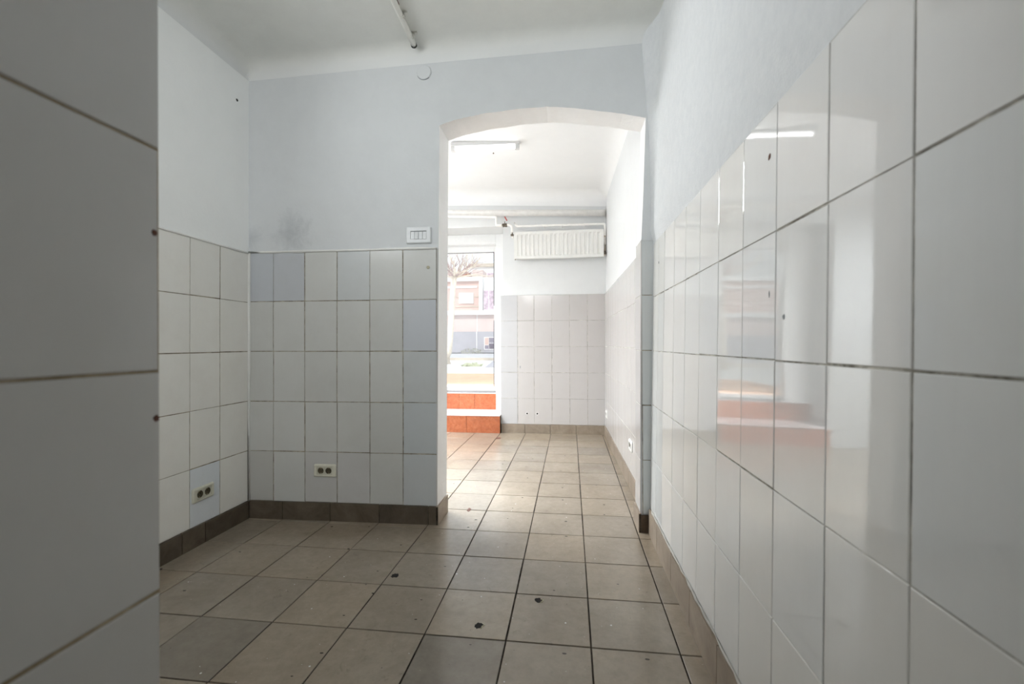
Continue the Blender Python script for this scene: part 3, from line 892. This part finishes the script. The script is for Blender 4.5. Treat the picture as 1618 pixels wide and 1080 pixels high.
# ------------------------------------------------------------------ outdoors
M_PAVE = simple('sunlit_paving', (.78, .77, .75), .8, var=.05, scale=3)
M_ROAD = simple('asphalt_grey', (.60, .60, .62), .85, var=.1, scale=2)
M_KERB = simple('kerb_stone', (.62, .55, .47), .85, var=.1, scale=3)
M_PINK = simple('pink_render', (.70, .52, .47), .85, var=.07, scale=.9)
M_PINK2 = simple('pale_pink_render', (.72, .60, .57), .85, var=.06, scale=.8)
M_PLINTH = simple('grey_plinth_render', (.46, .45, .49), .85, var=.08, scale=.7)
M_TRIM = simple('white_stone_trim', (.88, .87, .86), .8, var=.03)
M_PANE = simple('dull_window_glass', (.30, .27, .34), .2, var=.3, scale=2)
M_PANEP = simple('curtained_window', (.62, .50, .58), .4, var=.3, scale=5)
M_DARK = simple('dark_basement_glass', (.16, .13, .18), .3, var=.4, scale=3)
M_ROOFT = simple('red_roof_tile', (.42, .20, .13), .8, var=.15)
M_BARK = simple('pale_bark', (.78, .70, .60), .85, var=.12, scale=9)
M_TWIG = simple('brown_twigs', (.50, .38, .36), .9, var=.2, scale=6)
M_SHRUB = simple('dry_shrub', (.52, .52, .47), .95, var=.3, scale=12)
M_GRASS = simple('thin_grass', (.66, .68, .52), .95, var=.2, scale=9)
ZG = .42
b = new(); box(b, -30, 22, 5.86, 17.2, ZG - .5, ZG); obj('ground', b, M_PAVE, kind='structure')
M_TERR = simple('pale_orange_terrace', (.76, .44, .28), .6, var=.12, scale=6)
b = new(); box(b, -2.6, -.2, 5.86, 9.3, ZG - .4, ZG + .012); obj('ground_terrace', b, M_TERR, kind='structure')
b = new(); box(b, -40, 30, 17.2, 60, ZG - .6, ZG - .02); obj('ground_road', b, M_ROAD, kind='structure')
b = new(); box(b, -40, 30, 17.2, 17.5, ZG - .02, ZG + .10); tag(obj('kerb', b, M_KERB, bevel=.02), 'long beige kerb edging the sunlit pavement outside the door', 'kerb')
D = 32.0
def bx_(x, y): # facade coordinates
    return x
def building():
    t = thing('building', 'pale pink building with a grey plinth across the street, seen through the door', 'building', (-8, D, ZG - .02))
    inv = Matrix.Translation(-t.location) @ Matrix.Translation((-.62, 0, .05))
    z0 = ZG - .02
    b = new(); box(b, -14, -2, D - .15, D + 6, z0, 1.95, inv); obj('plinth', b, M_PLINTH, t)
    b = new(); box(b, -14, -2, D, D + 6, 1.95, 3.2, inv); obj('lower_wall', b, M_PINK2, t)
    b = new(); box(b, -14.1, -1.9, D - .3, D + 6, 3.2, 3.5, inv); obj('cornice', b, M_TRIM, t)
    b = new(); box(b, -14, -5.75, D, D + 6, 3.5, 5.7, inv); obj('upper_wall', b, M_PINK, t)
    b = new(); box(b, -5.5, -2, D + .2, D + 6, 3.5, 6.0, inv); obj('side_wall', b, M_TRIM, t)
    b = new(); box(b, -14, -5.75, D - .2, D + 6, 5.7, 6.0, inv); box(b, -14, -5.9, D - .06, D, 5.2, 5.35, inv); obj('eaves', b, M_TRIM, t)
    b = new(); box(b, -5.75, -5.5, D - .15, D + .5, 3.5, 6.0, inv); obj('pilaster', b, M_TRIM, t)
    b = new(); box(b, -7.6, -5.75, D - .05, D + .02, 3.78, 3.86, inv); box(b, -7.6, -5.75, D - .05, D + .02, 4.52, 4.58, inv); obj('string_course', b, M_KERB, t)
    w = obj('window', (lambda b: (box(b, -7.28, -6.18, D - .10, D, 4.05, 4.83, inv), b)[1])(new()), M_TRIM, t)
    w2 = obj('window', (lambda b: (box(b, -5.45, -4.6, D + .1, D + .2, 3.55, 5.2, inv), b)[1])(new()), M_TRIM, t)
    b = new(); box(b, -5.42, -5.08, D + .08, D + .1, 3.6, 5.0, inv); obj('pane', b, M_PANEP, w2)
    b = new(); box(b, -5.03, -4.7, D + .08, D + .1, 3.6, 5.0, inv); obj('pane', b, M_PANEP, w2)
    w3 = obj('basement_window', (lambda b: (box(b, -5.36, -4.45, D - .22, D - .14, .62, 1.55, inv), b)[1])(new()), M_TRIM, t)
    for i, (xa, xb, za, zb) in enumerate(((-5.30, -5.02, .98, 1.5), (-4.99, -4.52, 1.12, 1.5), (-4.99, -4.52, .68, 1.08), (-5.30, -5.02, .68, .94))):
        b = new(); box(b, xa, xb, D - .24, D - .22, za, zb, inv); obj('pane', b, [M_PINK, M_PANE, M_DARK, M_PANE][i], w3)
    b = new(); box(b, -5.95, -5.9, D - .17, D - .0, .42, 1.95, inv); box(b, -5.95, -5.9, D - .02, D, 1.95, 3.2, inv); obj('downpipe', b, M_TRIM, t)
    b = new(); prism(b, [(-7.35, 6.0), (-6.45, 6.0), (-6.60, 6.4), (-6.9, 6.58), (-7.2, 6.4)], D + .2, D + 2, inv); obj('dormer', b, M_ROOFT, t)
    b = new(); box(b, -6.4, -5.6, D + .6, D + 2.2, 6.0, 6.65, inv); obj('chimney', b, M_PINK2, t)
building()
def building2():
    t = thing('building', 'white building rising behind the pink one across the street', 'building', (-3, 42, ZG - .02))
    inv = Matrix.Translation(-t.location)
    b = new(); box(b, -9, 3, 41, 48, ZG - .02, 8.4, inv); obj('wall', b, M_TRIM, t)
    b = new(); box(b, -9.2, 3.2, 40.8, 48.2, 8.4, 8.7, inv); obj('roof_edge', b, M_KERB, t)
    for x in (-7.4, -6.3, -5.2):
        b = new(); box(b, x, x + .6, 40.93, 41, 6.6, 7.8, inv); obj('window', b, M_PANEP, t)
building2()
# bushes and grass by the plinth and kerb
def shrub(name, c, r, h, n, m, label, cat, sd):
    rnd = random.Random(sd); b = new(True)
    for i in range(n):
        a = rnd.uniform(0, 6.283); d = r * math.sqrt(rnd.random()); z = h * rnd.random() * (1 - d / r * .7)
        p = Vector((c[0] + d * math.cos(a), c[1] + d * .4 * math.sin(a), c[2] + z))
        u = Vector((rnd.uniform(-1, 1), rnd.uniform(-1, 1), rnd.uniform(-.2, 1))).normalized(); w = u.cross(Vector((rnd.random(), rnd.random(), .3))).normalized()
        s = .06 + .10 * rnd.random()
        b.bm.faces.new([b.bm.verts.new(q) for q in (p - w * s * .3, p + u * s, p + w * s * .3, p - u * s * .4)])
    return tag(obj(name, b, m), label, cat)
shrub('dry_shrub', (-6.75, 31.2, ZG - .02), .9, .5, 260, M_SHRUB, 'low dry shrub against the grey plinth beside the basement window', 'shrub', 3)
o = shrub('grass_patch', (-2.75, 12.6, ZG), .30, .05, 150, M_GRASS, 'small pale patch of grass on the pavement outside the door', 'grass', 4); o['kind'] = 'stuff'
# ramp-like grey slab at the right of the view
b = new(); hexa(b, [(-2.25, 12.0, ZG), (-1.6, 12.0, ZG), (-1.6, 15.5, ZG), (-2.45, 15.5, ZG)], [(-2.20, 12.0, ZG + .03), (-1.6, 12.0, ZG + .03), (-1.6, 15.4, ZG + .33), (-2.20, 15.4, ZG + .33)])
tag(obj('concrete_ramp', b, M_PLINTH, bevel=.01), 'grey sloping concrete slab on the pavement at the right edge of the door view', 'ramp')
def tree():
    rnd = random.Random(21)
    base = Vector((-3.86, 14.0, ZG)); top = Vector((-3.60, 14.0, 3.28))
    t = thing('street_tree', 'bare pollarded tree with a pale trunk standing outside the glass door', 'tree', base)
    inv = Matrix.Translation(-base)
    b = new(); n = 9; pts = []; rs = []
    for i in range(n):
        s = i / (n - 1); pts.append(inv @ (base.lerp(top, s) + Vector((.02 * math.sin(5 * s), .02 * math.cos(4 * s), 0)))); rs.append(.105 - .015 * s + .015 * (i == n - 1) + (.03 if i == 0 else 0))
    tube(b, pts, rs, 12); obj('trunk', b, M_BARK, t, smooth=True)
    def limb(p, d, L, r, depth, bb):
        pts = [p]; rs = [r]; k = 5
        for i in range(k):
            d = (d + Vector((rnd.uniform(-.25, .25), rnd.uniform(-.25, .25), rnd.uniform(-.12, .2)))).normalized()
            pts.append(pts[-1] + d * L / k); rs.append(r * (1 - .75 * (i + 1) / k))
        tube(bb, pts, rs, 5, True)
        if depth:
            for i in range(3 if depth > 1 else 4):
                q = pts[rnd.randint(1, k)]
                dd = (d + Vector((rnd.uniform(-.9, .9), rnd.uniform(-.9, .9), rnd.uniform(-.4, .6)))).normalized()
                limb(q, dd, L * rnd.uniform(.45, .7), r * .5, depth - 1, bb)
    for i in range(13):
        a = 2 * math.pi * i / 13 + .3
        bb = new()
        limb(inv @ (top + Vector((0, 0, -.05))), Vector((math.cos(a) * 1.0, math.sin(a) * 1.0, rnd.uniform(.15, .75))).normalized(), rnd.uniform(.8, 1.4), .036, 2, bb)
        obj('branch', bb, M_BARK if i % 3 == 0 else M_TWIG, t)
tree()

# ------------------------------------------------------------------ lights
def area(name, loc, target, sx, sy, power, color=(1, 1, 1), spread=180):
    L = bpy.data.lights.new(name, 'AREA'); L.shape = 'RECTANGLE'; L.size = sx; L.size_y = sy; L.energy = power; L.color = color
    L.spread = R(spread)
    o = bpy.data.objects.new(name, L); link(o); o.location = loc
    o.rotation_euler = (Vector(target) - Vector(loc)).to_track_quat('-Z', 'Y').to_euler()
    return o
area('shop_window_light', (-3.65, 5.55, 1.62), (-2.6, 0, 1.2), 1.6, 1.5, 112, (.95, .98, 1))
area('front_room_fill', (-2.6, 3.9, 2.78), (-2.3, 3.9, 0), 1.6, 1.0, 140, (.93, .975, 1), 130)  # unseen fill added under the ceiling to brighten the front room floor
area('side_window_light', (-1.88, .80, 2.28), (.3, 2.0, 2.2), .9, .36, 18, (.95, .985, 1), 110)
area('rear_fill', (-1.0, -2.45, 2.62), (-1.93, 2.2, 1.9), 1.1, .3, 14, (.98, .99, 1), 90)  # unseen fill added behind the camera; the back wall has no window
area('door_boost_fill', (-1.45, 7.2, 3.95), (-1.0, 4.0, .4), 2.0, 1.2, 800, (.94, .98, 1), 64)  # unseen panel added above the door to boost the daylight coming in
S = bpy.data.lights.new('sun', 'SUN'); S.energy = 2.1; S.angle = R(3); S.color = (1, .97, .93)
so = bpy.data.objects.new('sun', S); link(so); so.rotation_euler = Vector((.25, .75, -.75)).to_track_quat('-Z', 'Y').to_euler()

w = bpy.data.worlds.new('sky'); SC.world = w; w.use_nodes = True
nt = w.node_tree; nt.nodes.clear()
bg = nt.nodes.new('ShaderNodeBackground'); bg.inputs[1].default_value = 1.15
tc = nt.nodes.new('ShaderNodeTexCoord'); sx = nt.nodes.new('ShaderNodeSeparateXYZ'); nt.links.new(tc.outputs['Generated'], sx.inputs[0])
nt.links.new(ramp(nt, sx.outputs[2], [(.0, (1, 1, 1)), (.6, (.86, .93, 1))]), bg.inputs[0])
wo = nt.nodes.new('ShaderNodeOutputWorld'); nt.links.new(bg.outputs[0], wo.inputs[0])

# ------------------------------------------------------------------ camera
cd = bpy.data.cameras.new('camera'); cam = bpy.data.objects.new('camera', cd); link(cam)
cd.sensor_width = 36; cd.sensor_fit = 'HORIZONTAL'; cd.lens = 694.02 * 36 / 1618; cd.clip_start = .02; cd.clip_end = 300
yaw, pit, rol = R(7.0171), R(.3084), R(-.1586)
fw = Vector((-math.sin(yaw) * math.cos(pit), math.cos(yaw) * math.cos(pit), math.sin(pit)))
rt = Vector((math.cos(yaw), math.sin(yaw), 0)); up = rt.cross(fw)
r2 = rt * math.cos(rol) + up * math.sin(rol); u2 = up * math.cos(rol) - rt * math.sin(rol)
cam.matrix_world = Matrix(((r2.x, u2.x, -fw.x, 0), (r2.y, u2.y, -fw.y, 0), (r2.z, u2.z, -fw.z, 1.0563), (0, 0, 0, 1)))
cd.dof.use_dof = True; cd.dof.focus_distance = 2.7; cd.dof.aperture_fstop = 3.2
SC.camera = cam
SC.view_settings.view_transform = 'Standard'
SC.view_settings.look = 'None'
SC.view_settings.exposure = 0.0
SC.cycles.use_denoising = True
SC.cycles.max_bounces = 14
SC.cycles.diffuse_bounces = 8
SC.cycles.glossy_bounces = 6
SC.cycles.sample_clamp_indirect = 8
